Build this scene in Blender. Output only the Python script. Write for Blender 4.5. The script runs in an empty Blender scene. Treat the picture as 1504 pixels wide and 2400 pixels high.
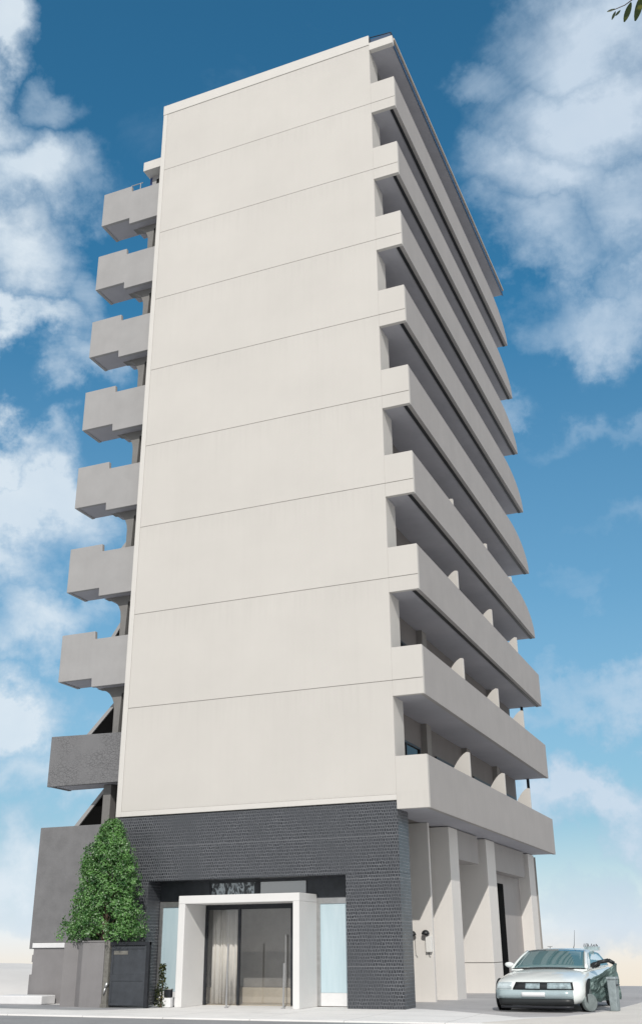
import bpy, bmesh, math, random
from mathutils import Vector, Matrix, noise as mnoise
R_ = math.radians
random.seed(7)
scene = bpy.context.scene
COL = scene.collection

# ------------------------------------------------------------------ camera
CAM = (9.6473, -28.5198, 1.6)
YAW, PITCH, ROLL, FPX = -0.39581, 0.40462, -0.00927, 2373.93
cd = bpy.data.cameras.new('camera')
cam = bpy.data.objects.new('camera', cd); COL.objects.link(cam)
cd.sensor_fit = 'HORIZONTAL'; cd.sensor_width = 36.0
cd.lens = FPX / 1504 * 36.0
cd.clip_start = 0.05; cd.clip_end = 6000
_f = Vector((math.sin(YAW)*math.cos(PITCH), math.cos(YAW)*math.cos(PITCH), math.sin(PITCH)))
_r = Vector((math.cos(YAW), -math.sin(YAW), 0)); _u = _r.cross(_f)
_r2 = math.cos(ROLL)*_r + math.sin(ROLL)*_u; _u2 = -math.sin(ROLL)*_r + math.cos(ROLL)*_u
cam.matrix_world = Matrix(((_r2.x, _u2.x, -_f.x, CAM[0]), (_r2.y, _u2.y, -_f.y, CAM[1]),
                           (_r2.z, _u2.z, -_f.z, CAM[2]), (0, 0, 0, 1)))
scene.camera = cam

# ------------------------------------------------------------------ light
SUN_TO = Vector((-0.58, 1.35, -1.0)).normalized()      # direction the light travels
SUN_EL = math.asin(-SUN_TO.z)
SUN_AZ = math.atan2(-SUN_TO.x, -SUN_TO.y)              # compass bearing of the sun from +y, clockwise
sd = bpy.data.lights.new('sun', 'SUN'); sd.energy = 2.75; sd.angle = R_(0.5); sd.color = (1.0, 0.955, 0.89)
sun = bpy.data.objects.new('sun', sd); COL.objects.link(sun)
sun.rotation_mode = 'QUATERNION'; sun.rotation_quaternion = SUN_TO.to_track_quat('-Z', 'Y')
scene.view_settings.view_transform = 'Standard'; scene.view_settings.look = 'None'
scene.view_settings.exposure = 0.0; scene.view_settings.gamma = 1.0
scene.view_settings.use_curve_mapping = False

# ------------------------------------------------------------------ node helper
class NT:
    def __init__(s, tree): s.t = tree; s.n = tree.nodes; s.l = tree.links
    def new(s, typ, **kw):
        n = s.n.new(typ)
        for k, v in kw.items(): setattr(n, k, v)
        return n
    def put(s, inp, v):
        if isinstance(v, bpy.types.NodeSocket): s.l.new(v, inp)
        elif v is not None: inp.default_value = v
    def math(s, op, a, b=None, c=None, clamp=False):
        n = s.new('ShaderNodeMath', operation=op); n.use_clamp = clamp
        for i, v in enumerate((a, b, c)): s.put(n.inputs[i], v)
        return n.outputs[0]
    def vec(s, op, a, b=None, scale=None):
        n = s.new('ShaderNodeVectorMath', operation=op); s.put(n.inputs[0], a)
        if b is not None: s.put(n.inputs[1], b)
        if scale is not None: s.put(n.inputs['Scale'], scale)
        return n.outputs['Value'] if op in ('LENGTH', 'DOT_PRODUCT', 'DISTANCE') else n.outputs[0]
    def noise(s, vec, scale, detail=4, rough=0.55, dist=0.0, col=False):
        n = s.new('ShaderNodeTexNoise'); s.put(n.inputs['Vector'], vec)
        n.inputs['Scale'].default_value = scale; n.inputs['Detail'].default_value = detail
        n.inputs['Roughness'].default_value = rough; n.inputs['Distortion'].default_value = dist
        return n.outputs['Color'] if col else n.outputs[0]
    def maprange(s, v, a, b, c=0.0, d=1.0, smooth=False):
        n = s.new('ShaderNodeMapRange'); n.clamp = True
        if smooth: n.interpolation_type = 'SMOOTHSTEP'
        s.put(n.inputs[0], v)
        for i, x in enumerate((a, b, c, d)): s.put(n.inputs[i+1], x)
        return n.outputs[0]
    def mix(s, f, a, b, mode='MIX'):
        n = s.new('ShaderNodeMix', data_type='RGBA', blend_type=mode)
        s.put(n.inputs[0], f); s.put(n.inputs[6], a); s.put(n.inputs[7], b)
        return n.outputs[2]
    def ramp(s, f, stops):
        n = s.new('ShaderNodeValToRGB'); s.put(n.inputs[0], f)
        e = n.color_ramp.elements
        while len(e) < len(stops): e.new(0.5)
        for i, (p, c) in enumerate(stops): e[i].position = p; e[i].color = (*c, 1) if len(c) == 3 else c
        return n.outputs[0]

# ------------------------------------------------------------------ sky
SKY_STRENGTH = 0.1
world = bpy.data.worlds.new('World'); scene.world = world; world.use_nodes = True
W = NT(world.node_tree); W.n.clear()
sky = W.new('ShaderNodeTexSky', sky_type='NISHITA'); sky.sun_disc = False
sky.sun_elevation = SUN_EL; sky.sun_rotation = SUN_AZ
sky.air_density = 1.0; sky.dust_density = 0.6; sky.ozone_density = 2.5
tc = W.new('ShaderNodeTexCoord'); D = tc.outputs['Generated']
sep = W.new('ShaderNodeSeparateXYZ'); W.put(sep.inputs[0], D)
EL = W.math('MULTIPLY', W.math('ARCSINE', sep.outputs[2]), 57.29578)
AZ = W.math('MULTIPLY', W.math('ARCTAN2', sep.outputs[0], sep.outputs[1]), 57.29578)
cmb = W.new('ShaderNodeCombineXYZ'); W.put(cmb.inputs[0], AZ); W.put(cmb.inputs[1], EL)
wn = W.vec('SUBTRACT', W.noise(D, 3.2, 3, 0.5, col=True), (0.5, 0.5, 0.5))
wn2 = W.vec('SUBTRACT', W.noise(D, 11.0, 6, 0.62, col=True), (0.5, 0.5, 0.5))
P = W.vec('ADD', cmb.outputs[0], W.vec('SCALE', wn, scale=15.0))
P = W.vec('ADD', P, W.vec('SCALE', wn2, scale=10.0))
P = W.vec('MULTIPLY', P, (1, 1, 0))
# cloud masses standing in the sky: azimuth, elevation, half widths (degrees), weight
CLOUDS = [(-46, 47.5, 4.0, 2.6, 1.15), (-39.5, 45.2, 3.4, 2.4, .55), (-46.5, 42.8, 5.5, 3.4, 1.15), (-41.0, 39.8, 6.0, 3.6, 1.0),
          (-42.5, 35.8, 5.5, 3.6, .95), (-38, 34.0, 3.2, 3.0, .6), (-43.0, 31.8, 5.5, 2.0, 1.0), (-38.0, 30.0, 3.6, 2.0, .65), (-41.5, 24.8, 4.5, 2.0, 1.0),
          (-39.0, 22.4, 6.0, 3.4, 1.05), (-41.0, 19.0, 5.0, 2.6, .9), (-36.5, 16.2, 5.0, 2.2, .75), (-36, 22, 3, 4, .7), (-40.0, 11.6, 4.2, 3.0, 1.2),
          (-38.0, 8.4, 6.0, 2.4, .85), (-41.0, 4.0, 7, 3.0, .9),
          (-1.0, 48.0, 8.0, 4.6, 1.1), (-2.0, 43.2, 8.0, 4.6, 1.15), (-5.5, 40.2, 6.5, 3.4, 1.05), (-10.0, 46.0, 3.4, 2.4, .6),
          (-1.0, 38.3, 6.0, 3.0, .95), (-8.0, 37.0, 5.0, 2.8, .9), (-4.0, 33.6, 6.5, 2.4, .9), (1.0, 36, 5.0, 3.4, .85),
          (-9.8, 28.8, 2.6, 1.1, .55), (-4.0, 26.6, 6.0, 1.2, .38), (-9.0, 17.5, 2.6, 1.6, .42), (-5.0, 20.5, 5.5, 1.0, .3), (-7.0, 12.4, 7.0, 1.6, .85),
          (-8.0, 7.7, 5.0, 1.9, 1.2), (-3.0, 7.0, 4.5, 1.9, 1.0), (-7.0, 3.6, 8.0, 1.8, .8),
          (-24, 50, 12, 3, .2), (-30, 44, 6, 4, .2), (-16, 36, 10, 3, .12)]
F = None
for (a, e, ra, re, w) in CLOUDS:
    q = W.vec('MULTIPLY', W.vec('SUBTRACT', P, (a, e, 0)), (1/ra, 1/re, 0))
    g = W.maprange(W.vec('LENGTH', q), 1.55, 0.0, 0.0, w, smooth=True)
    F = g if F is None else W.math('MAXIMUM', F, g)
# elsewhere in the sky: broken cloud
away = W.maprange(W.math('ABSOLUTE', W.math('ADD', AZ, 22.0)), 42.0, 65.0, 0.0, 0.0)
F = W.math('MAXIMUM', F, W.math('MULTIPLY', away, W.maprange(W.noise(D, 2.2, 3), 0.42, 0.62)))
nf = W.noise(W.vec('MULTIPLY', D, (1, 1, 1.7)), 5.0, 13, 0.62, 0.6)
dens = W.math('ADD', F, W.math('MULTIPLY', W.math('SUBTRACT', nf, 0.5), 1.25))
leftness = W.maprange(AZ, -34.0, -18.0, 1.0, 0.0)
dens = W.maprange(dens, 0.20, W.maprange(leftness, 0, 1, 1.15, 0.95), 0.0, 1.0)
dens = W.math('MULTIPLY', dens, W.maprange(F, 0.0, 0.35))
nb = W.noise(W.vec('ADD', D, (3.1, 1.7, 0.4)), 9.0, 8, 0.6)
cl_dark = (0.40, 0.56, 0.73, 1); cl_light = W.mix(leftness, (0.68, 0.77, 0.87, 1), (0.82, 0.89, 0.94, 1))
ccol = W.mix(W.math('ADD', W.math('MULTIPLY', dens, 0.75), W.math('MULTIPLY', W.math('SUBTRACT', nb, 0.5), 0.7), clamp=True), cl_dark, cl_light)
ccol = W.vec('SCALE', ccol, scale=1.0 / SKY_STRENGTH)
blue = W.vec('MULTIPLY', sky.outputs[0], (0.40, 1.16, 1.26))
blue = W.vec('SCALE', blue, scale=W.maprange(EL, 4.0, 34.0, 0.72, 1.05))
# pale haze towards (and below) the horizon
haze_f = W.ramp(W.maprange(EL, -6.0, 34.0), [(0.0, (1, 1, 1)), (0.16, (.97,)*3), (0.24, (.74,)*3), (0.36, (.50,)*3), (0.60, (.22,)*3), (1.0, (0, 0, 0))])
hz = W.ramp(W.maprange(EL, -4.0, 6.0), [(0.0, (.88, .76, .60)), (0.30, (.91, .84, .74)), (0.48, (.86, .90, .93)), (1.0, (.45, .585, .725))])
hazed = W.mix(haze_f, blue, W.vec('SCALE', hz, scale=1.0 / SKY_STRENGTH))
final = W.mix(W.math('MULTIPLY', dens, 0.92), hazed, ccol)
# unseen sky around the viewer: bright off-white veil added as neutral fill light
side = W.maprange(W.math('ABSOLUTE', W.math('ADD', AZ, 22.0)), 48.0, 75.0, 0.0, 0.88, smooth=True)
fill_veil = W.mix(W.maprange(W.noise(D, 2.4, 6, 0.6), 0.40, 0.62), (5.2, 5.4, 5.8, 1), (8.8, 8.5, 8.1, 1))
final = W.mix(side, final, fill_veil)
bg = W.new('ShaderNodeBackground'); bg.inputs[1].default_value = SKY_STRENGTH
W.put(bg.inputs[0], final)
out = W.new('ShaderNodeOutputWorld'); W.l.new(bg.outputs[0], out.inputs[0])

# ------------------------------------------------------------------ materials
MATS = {}
def mat(name, base, rough=0.7, spec=0.4, metal=0.0, var=0.06, vscale=1.5, bump=0.0, bscale=40.0, streak=0.0, coat=0.0, dirt=0.0, runs=0.0):
    m = bpy.data.materials.new(name); m.use_nodes = True
    T = NT(m.node_tree); b = T.n['Principled BSDF']
    t = T.new('ShaderNodeTexCoord'); O = t.outputs['Object']
    c = (*base, 1)
    if var:
        f = T.maprange(T.noise(O, vscale, 6, 0.6), 0.3, 0.7)
        c = T.mix(f, tuple(x*(1-var) for x in base)+(1,), tuple(min(1, x*(1+var)) for x in base)+(1,))
    if streak:      # rain streaks running down the plaster
        s = T.noise(T.vec('MULTIPLY', O, (3.0, 3.0, 0.10)), 1.6, 5, 0.6)
        c = T.mix(T.math('MULTIPLY', T.maprange(s, 0.48, 0.78), streak), c, tuple(x*0.72 for x in base)+(1,))
    if runs:        # rain runs that start at the joint of each storey
        sp = T.new('ShaderNodeSeparateXYZ'); T.put(sp.inputs[0], O)
        fz = T.math('FRACT', T.math('DIVIDE', T.math('SUBTRACT', sp.outputs[2], 5.6588), 3.2678))
        n1 = T.noise(T.vec('MULTIPLY', O, (4.5, 4.5, .12)), 1.7, 5, .65)
        k1 = T.maprange(T.math('ADD', fz, T.math('MULTIPLY', T.math('SUBTRACT', n1, .5), 1.3)), .80, 1.12)
        c = T.mix(T.math('MULTIPLY', k1, runs), c, (base[0]*.66, base[1]*.655, base[2]*.66, 1))
    if dirt:
        s = T.noise(O, 0.8, 8, 0.7)
        c = T.mix(T.math('MULTIPLY', T.maprange(s, 0.5, 0.72), dirt), c, tuple(x*0.55 for x in base)+(1,))
    T.put(b.inputs['Base Color'], c)
    b.inputs['Roughness'].default_value = rough; b.inputs['Metallic'].default_value = metal
    b.inputs['Specular IOR Level'].default_value = spec
    if coat: b.inputs['Coat Weight'].default_value = coat; b.inputs['Coat Roughness'].default_value = 0.04
    if bump:
        bn = T.new('ShaderNodeBump'); bn.inputs['Strength'].default_value = bump; bn.inputs['Distance'].default_value = 0.01
        T.put(bn.inputs['Height'], T.noise(O, bscale, 5, 0.65)); T.l.new(bn.outputs[0], b.inputs['Normal'])
    MATS[name] = m; return m
M_WHITE = mat('white_plaster', (.592, .570, .540), .75, .3, var=.035, vscale=.35, bump=.2, bscale=30, streak=.05, runs=.10)
M_CREAM = mat('cream_pier_plaster', (.72, .695, .665), .78, .3, var=.03, vscale=.7, bump=.25, bscale=30, streak=.10)
M_TRIM = mat('smooth_white_trim', (.645, .625, .597), .6, .35, var=.02, bump=.1)
M_SHADETAUPE = mat('shade_toned_taupe_plaster', (.385, .365, .355), .8, .3, var=.04, vscale=.9, bump=.25, bscale=30, streak=.14)  # darker than the white plaster to carry the flank's shade in its colour
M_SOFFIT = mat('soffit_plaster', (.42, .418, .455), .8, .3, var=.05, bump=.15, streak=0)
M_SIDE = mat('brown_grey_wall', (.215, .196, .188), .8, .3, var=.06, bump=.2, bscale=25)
M_GREY = mat('grey_render', (.365, .36, .362), .8, .3, var=.05, vscale=1.2, bump=.3, bscale=25, streak=.12)
M_BASE = mat('dark_grey_tile_render', (.185, .184, .19), .75, .35, var=.12, vscale=2.2, bump=.7, bscale=14, dirt=.2, streak=.12)
M_DGREY = mat('dark_grey_render', (.25, .25, .26), .8, .3, var=.1, vscale=1.5, bump=.4, bscale=20, dirt=.25)
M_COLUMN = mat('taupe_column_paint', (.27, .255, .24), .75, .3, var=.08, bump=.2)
M_STAIRCOL = mat('grey_stair_column', (.21, .205, .20), .8, .3, var=.1, bump=.2, dirt=.3)
M_BACK = mat('recess_shade_wall', (.055, .053, .052), .9, .1, var=.15)  # near-black colour stands for the shade in the recess behind the columns
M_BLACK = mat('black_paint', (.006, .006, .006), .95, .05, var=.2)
M_DMETAL = mat('dark_metal', (.035, .038, .045), .4, .5, metal=.5, var=.15, vscale=5)
M_BEIGE = mat('beige_metal_edge', (.55, .47, .38), .5, .4, var=.08)
M_BLUEMET = mat('blue_glass_band', (.05, .085, .15), .18, .6, var=.15, vscale=.7)
M_BLUE = mat('blue_door_paint', (.02, .05, .18), .4, .5, var=.1)
M_PORTAL = mat('white_portal_render', (.72, .715, .71), .6, .35, var=.025, bump=.12, bscale=40, streak=.05)
M_ALU = mat('brushed_aluminium', (.55, .55, .55), .35, .5, metal=.9, var=.1, vscale=8)
M_FLOORIN = mat('beige_stone_floor', (.62, .54, .43), .25, .5, var=.1, vscale=3)
M_INWALL = mat('dark_lobby_wall', (.29, .27, .245), .4, .5, var=.22, vscale=1.4, streak=.4)
M_CURTAIN = mat('cream_curtain', (.80, .75, .68), .85, .2, var=.06, vscale=4)
M_RUST = mat('weathered_grey_post', (.17, .165, .15), .7, .4, var=.25, vscale=9, bump=.5, bscale=40, dirt=.5)
M_GATE = mat('charcoal_gate_paint', (.047, .053, .063), .5, .45, var=.2, vscale=4, bump=.3, bscale=60, dirt=.4)
M_LOWWALL = mat('mauve_grey_render', (.235, .227, .232), .8, .3, var=.06, vscale=2, bump=.3, bscale=30, streak=.15)
M_CHALK = mat('chalk_white_stone', (.74, .74, .75), .8, .3, var=.05, bump=.3)
M_BIN = mat('grey_green_steel', (.27, .32, .335), .55, .5, metal=.2, var=.25, vscale=7, bump=.4, bscale=30, dirt=.5)
M_TYRE = mat('tyre_rubber', (.018, .018, .02), .85, .3, var=.1, bump=.3)
M_RIM = mat('dull_grey_rim', (.25, .29, .29), .45, .5, metal=.6, var=.2, vscale=8)
M_PLASTIC = mat('black_plastic', (.015, .018, .02), .45, .5, var=.15)
M_PLATE = mat('white_plate', (.78, .80, .82), .4, .5, var=.02)
M_LENS = mat('smoky_lamp_lens', (.33, .42, .45), .08, .7, var=.45, vscale=9, coat=.5)
M_SEAT = mat('dark_interior', (.03, .045, .05), .8, .3, var=.2)
M_BARK = mat('tree_bark', (.10, .075, .055), .9, .2, var=.3, vscale=8, bump=.8, bscale=20)
M_SAND = mat('pale_sandy_earth', (.80, .77, .74), .9, .2, var=.06, vscale=.3, bump=.4, bscale=6)
M_LAMPW = mat('white_lamp_housing', (.78, .77, .75), .5, .4, var=.03)

# car paint
m = mat('pearl_white_car_paint', (.88, .93, .92), .25, .6, metal=.05, var=.03, coat=1.0); M_PAINT = m
M_BUMPER = mat('shade_toned_bumper_paint', (.42, .52, .55), .25, .6, metal=.25, var=.12, vscale=2.2, coat=.6)  # grey-teal puts the nose's shade and reflections into the bumper colour
M_CORNER = mat('clear_corner_lamp', (.50, .58, .61), .12, .7, var=.25, vscale=6, coat=.8)
m = mat('crumpled_body_panel', (.10, .15, .145), .5, .5, metal=.3, var=.5, vscale=6, bump=.6, bscale=16, dirt=.6); M_CRUMPLE = m

def glass(name, tint, refl=0.12, transp=0.5, rough=0.02):
    m = bpy.data.materials.new(name); m.use_nodes = True
    T = NT(m.node_tree); T.n.clear()
    o = T.new('ShaderNodeOutputMaterial'); g = T.new('ShaderNodeBsdfGlossy'); g.inputs['Roughness'].default_value = rough
    tr = T.new('ShaderNodeBsdfTransparent'); tr.inputs[0].default_value = (*tint, 1)
    df = T.new('ShaderNodeBsdfDiffuse'); df.inputs[0].default_value = (*[x*.35 for x in tint], 1)
    lw = T.new('ShaderNodeLayerWeight'); lw.inputs[0].default_value = 0.5
    a = T.new('ShaderNodeMixShader'); T.put(a.inputs[0], 1-transp); T.l.new(tr.outputs[0], a.inputs[1]); T.l.new(df.outputs[0], a.inputs[2])
    b = T.new('ShaderNodeMixShader'); T.put(b.inputs[0], T.math('ADD', T.math('MULTIPLY', T.math('POWER', lw.outputs['Facing'], 4.0), 0.7), refl, clamp=True))
    T.l.new(a.outputs[0], b.inputs[1]); T.l.new(g.outputs[0], b.inputs[2]); T.l.new(b.outputs[0], o.inputs[0])
    return m
M_WINGLASS = glass('dark_window_glass', (.05, .05, .052), .04, .25)
M_DOORGLASS = glass('lobby_glass', (.96, .97, .98), .09, .985)
M_CARGLASS = glass('teal_windscreen_glass', (.38, .74, .80), .26, .25)
M_SKYGLASS = glass('pale_transom_glass', (.55, .66, .72), .35, .05, .1)

def frosted():
    m = bpy.data.materials.new('frosted_glass_panel'); m.use_nodes = True
    T = NT(m.node_tree); b = T.n['Principled BSDF']; t = T.new('ShaderNodeTexCoord')
    s = T.noise(T.vec('MULTIPLY', t.outputs['Object'], (2.2, 2.2, .25)), 1.5, 3)
    T.put(b.inputs['Base Color'], T.mix(T.maprange(s, .3, .7), (.46, .60, .66, 1), (.58, .70, .76, 1)))
    b.inputs['Roughness'].default_value = .28; b.inputs['Specular IOR Level'].default_value = .6
    return m
M_FROST = frosted()

def painted_reflection():
    m = bpy.data.materials.new('painted_reflection_glass'); m.use_nodes = True
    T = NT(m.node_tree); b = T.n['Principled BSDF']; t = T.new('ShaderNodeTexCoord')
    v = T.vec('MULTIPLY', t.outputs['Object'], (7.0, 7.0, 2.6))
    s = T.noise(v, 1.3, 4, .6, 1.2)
    T.put(b.inputs['Base Color'], T.mix(T.maprange(s, .46, .56), (.03, .04, .05, 1), (.55, .63, .68, 1)))  # dark and white noise painted on as a reflection in the glass
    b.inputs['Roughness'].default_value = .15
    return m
M_REFLECT = painted_reflection()

def granite():
    m = bpy.data.materials.new('dark_woven_stone_tiles'); m.use_nodes = True
    T = NT(m.node_tree); b = T.n['Principled BSDF']; t = T.new('ShaderNodeTexCoord'); O = t.outputs['Object']
    sp = T.new('ShaderNodeSeparateXYZ'); T.put(sp.inputs[0], O)
    cb = T.new('ShaderNodeCombineXYZ'); T.put(cb.inputs[0], T.math('SUBTRACT', sp.outputs[0], sp.outputs[1])); T.put(cb.inputs[1], sp.outputs[2])
    U = cb.outputs[0]
    wob = T.vec('SCALE', T.vec('SUBTRACT', T.noise(U, 9.0, 3, .6, col=True), (.5, .5, .5)), scale=.060)
    V = T.vec('ADD', U, T.vec('MULTIPLY', wob, (1, 1, 0)))
    br = T.new('ShaderNodeTexBrick'); T.put(br.inputs['Vector'], V)
    br.offset = .5; br.inputs['Scale'].default_value = 1.0; br.inputs['Brick Width'].default_value = .074
    br.inputs['Row Height'].default_value = .088; br.inputs['Mortar Size'].default_value = .015; br.inputs['Mortar Smooth'].default_value = .55
    br.inputs['Color1'].default_value = (.011, .013, .017, 1); br.inputs['Color2'].default_value = (.036, .039, .047, 1)
    br.inputs['Mortar'].default_value = (.150, .157, .174, 1)
    # columns of the weave run upright, some parts worn smoother than others
    wornf = T.maprange(T.noise(U, .62, 6, .68), .36, .64)
    flat = T.mix(T.noise(U, 30, 3), (.045, .049, .057, 1), (.080, .086, .098, 1))
    c = T.mix(T.math('MULTIPLY', wornf, .88), br.outputs['Color'], flat)
    # joints between the large panels
    jz = T.math('FRACT', T.math('MULTIPLY', T.math('ADD', sp.outputs[2], .10), 1/1.14))
    j = T.math('LESS_THAN', jz, .018)
    c = T.mix(T.math('MULTIPLY', j, .45), c, (.21, .215, .23, 1))
    T.put(b.inputs['Base Color'], c)
    T.put(b.inputs['Roughness'], T.maprange(wornf, 0, 1, .24, .42)); b.inputs['Specular IOR Level'].default_value = .5
    bn = T.new('ShaderNodeBump'); bn.inputs['Strength'].default_value = .55; bn.inputs['Distance'].default_value = .015
    T.put(bn.inputs['Height'], T.math('MULTIPLY', br.outputs['Fac'], T.math('SUBTRACT', 1.0, T.math('MULTIPLY', wornf, .7))))
    T.l.new(bn.outputs[0], b.inputs['Normal'])
    return m
M_GRANITE = granite()

def cracked():
    m = bpy.data.materials.new('cracked_grey_brick'); m.use_nodes = True
    T = NT(m.node_tree); b = T.n['Principled BSDF']; t = T.new('ShaderNodeTexCoord'); O = t.outputs['Object']
    v = T.vec('ADD', T.vec('MULTIPLY', O, (4.0, 4.0, 6.5)), T.vec('SCALE', T.noise(O, 5.0, 3, col=True), scale=1.3))
    vo = T.new('ShaderNodeTexVoronoi', feature='DISTANCE_TO_EDGE'); T.put(vo.inputs['Vector'], v); vo.inputs['Scale'].default_value = 1.9
    d = T.maprange(vo.outputs['Distance'], 0.0, .085)
    patch = T.maprange(T.noise(O, 1.0, 3), .38, .6)
    lines = T.math('MULTIPLY', T.math('SUBTRACT', 1.0, d), patch)
    base = T.mix(T.noise(O, 3.0, 6), (.165, .165, .173, 1), (.205, .205, .213, 1))
    T.put(b.inputs['Base Color'], T.mix(T.math('MULTIPLY', lines, .62), base, (.075, .075, .08, 1)))
    b.inputs['Roughness'].default_value = .8
    bn = T.new('ShaderNodeBump'); bn.inputs['Strength'].default_value = .6; bn.inputs['Distance'].default_value = .012
    T.put(bn.inputs['Height'], T.math('SUBTRACT', 1.0, lines)); T.l.new(bn.outputs[0], b.inputs['Normal'])
    return m
M_CRACK = cracked()

def ground_mat(name, c1, c2, scale, speck=0.0, rough=.9, stain=0.3, joints=0.0):
    m = bpy.data.materials.new(name); m.use_nodes = True
    T = NT(m.node_tree); b = T.n['Principled BSDF']; t = T.new('ShaderNodeTexCoord'); O = t.outputs['Object']
    c = T.mix(T.maprange(T.noise(O, scale, 8, .65), .3, .7), (*c1, 1), (*c2, 1))
    st = T.maprange(T.noise(T.vec('MULTIPLY', O, (.35, 1.0, 1)), 1.1, 7, .7, .4), .52, .74)
    c = T.mix(T.math('MULTIPLY', st, stain), c, tuple(x*.6 for x in c1)+(1,))
    if joints:
        sp = T.new('ShaderNodeSeparateXYZ'); T.put(sp.inputs[0], O)
        jl = T.math('MAXIMUM', T.math('LESS_THAN', T.math('FRACT', T.math('DIVIDE', sp.outputs[0], 2.4)), .010), T.math('LESS_THAN', T.math('FRACT', T.math('DIVIDE', T.math('ADD', sp.outputs[1], .7), 1.5)), .016))
        c = T.mix(T.math('MULTIPLY', jl, joints), c, tuple(x*.35 for x in c1)+(1,))
    if speck: c = T.mix(T.math('MULTIPLY', T.maprange(T.noise(O, 45, 2), .55, .75), speck), c, tuple(x*.5 for x in c1)+(1,))
    T.put(b.inputs['Base Color'], c); b.inputs['Roughness'].default_value = rough
    bn = T.new('ShaderNodeBump'); bn.inputs['Strength'].default_value = .4; bn.inputs['Distance'].default_value = .01
    T.put(bn.inputs['Height'], T.noise(O, 30, 6, .7)); T.l.new(bn.outputs[0], b.inputs['Normal'])
    return m
M_PAVE = ground_mat('pale_concrete_paving', (.74, .735, .725), (.84, .83, .82), .7, .12, stain=.34, joints=.5)
M_LOT = ground_mat('dusty_grey_asphalt', (.38, .375, .385), (.52, .515, .52), .5, .3)
M_ROAD = ground_mat('grey_road_asphalt', (.25, .255, .265), (.32, .325, .335), .8, .35)
M_APRON = ground_mat('cream_concrete_apron', (.66, .63, .59), (.74, .71, .67), .6, .1, stain=.15)
M_STRIP = ground_mat('mottled_grey_ground', (.26, .265, .28), (.40, .405, .42), .9, .3)
M_FAR = ground_mat('pale_dry_ground', (.50, .49, .47), (.60, .58, .56), .05, 0)

def leafmat(name, lo, hi, pale):
    m = bpy.data.materials.new(name); m.use_nodes = True
    T = NT(m.node_tree); T.n.clear(); o = T.new('ShaderNodeOutputMaterial')
    t = T.new('ShaderNodeTexCoord'); O = t.outputs['Object']
    c = T.mix(T.maprange(T.noise(O, 3.6, 5, .65), .38, .62), (*lo, 1), (*hi, 1))  # green variation, contrast widened to paint dark gaps between leaves
    c = T.mix(T.maprange(T.noise(O, 17.0, 2), .56, .68), c, (*pale, 1))  # pale flecks painted on as leaf highlights
    p = T.new('ShaderNodeBsdfPrincipled'); T.put(p.inputs['Base Color'], c); p.inputs['Roughness'].default_value = .45
    tl = T.new('ShaderNodeBsdfTranslucent'); T.put(tl.inputs[0], T.mix(.5, c, (.12, .25, .03, 1)))
    mx = T.new('ShaderNodeMixShader'); mx.inputs[0].default_value = .32
    T.l.new(p.outputs[0], mx.inputs[1]); T.l.new(tl.outputs[0], mx.inputs[2]); T.l.new(mx.outputs[0], o.inputs[0])
    return m
M_LEAF = leafmat('glossy_green_leaves', (.018, .095, .02), (.19, .41, .115), (.52, .62, .46))
M_LEAFD = leafmat('dark_olive_leaves', (.012, .018, .006), (.03, .04, .012), (.16, .16, .03))

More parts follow.
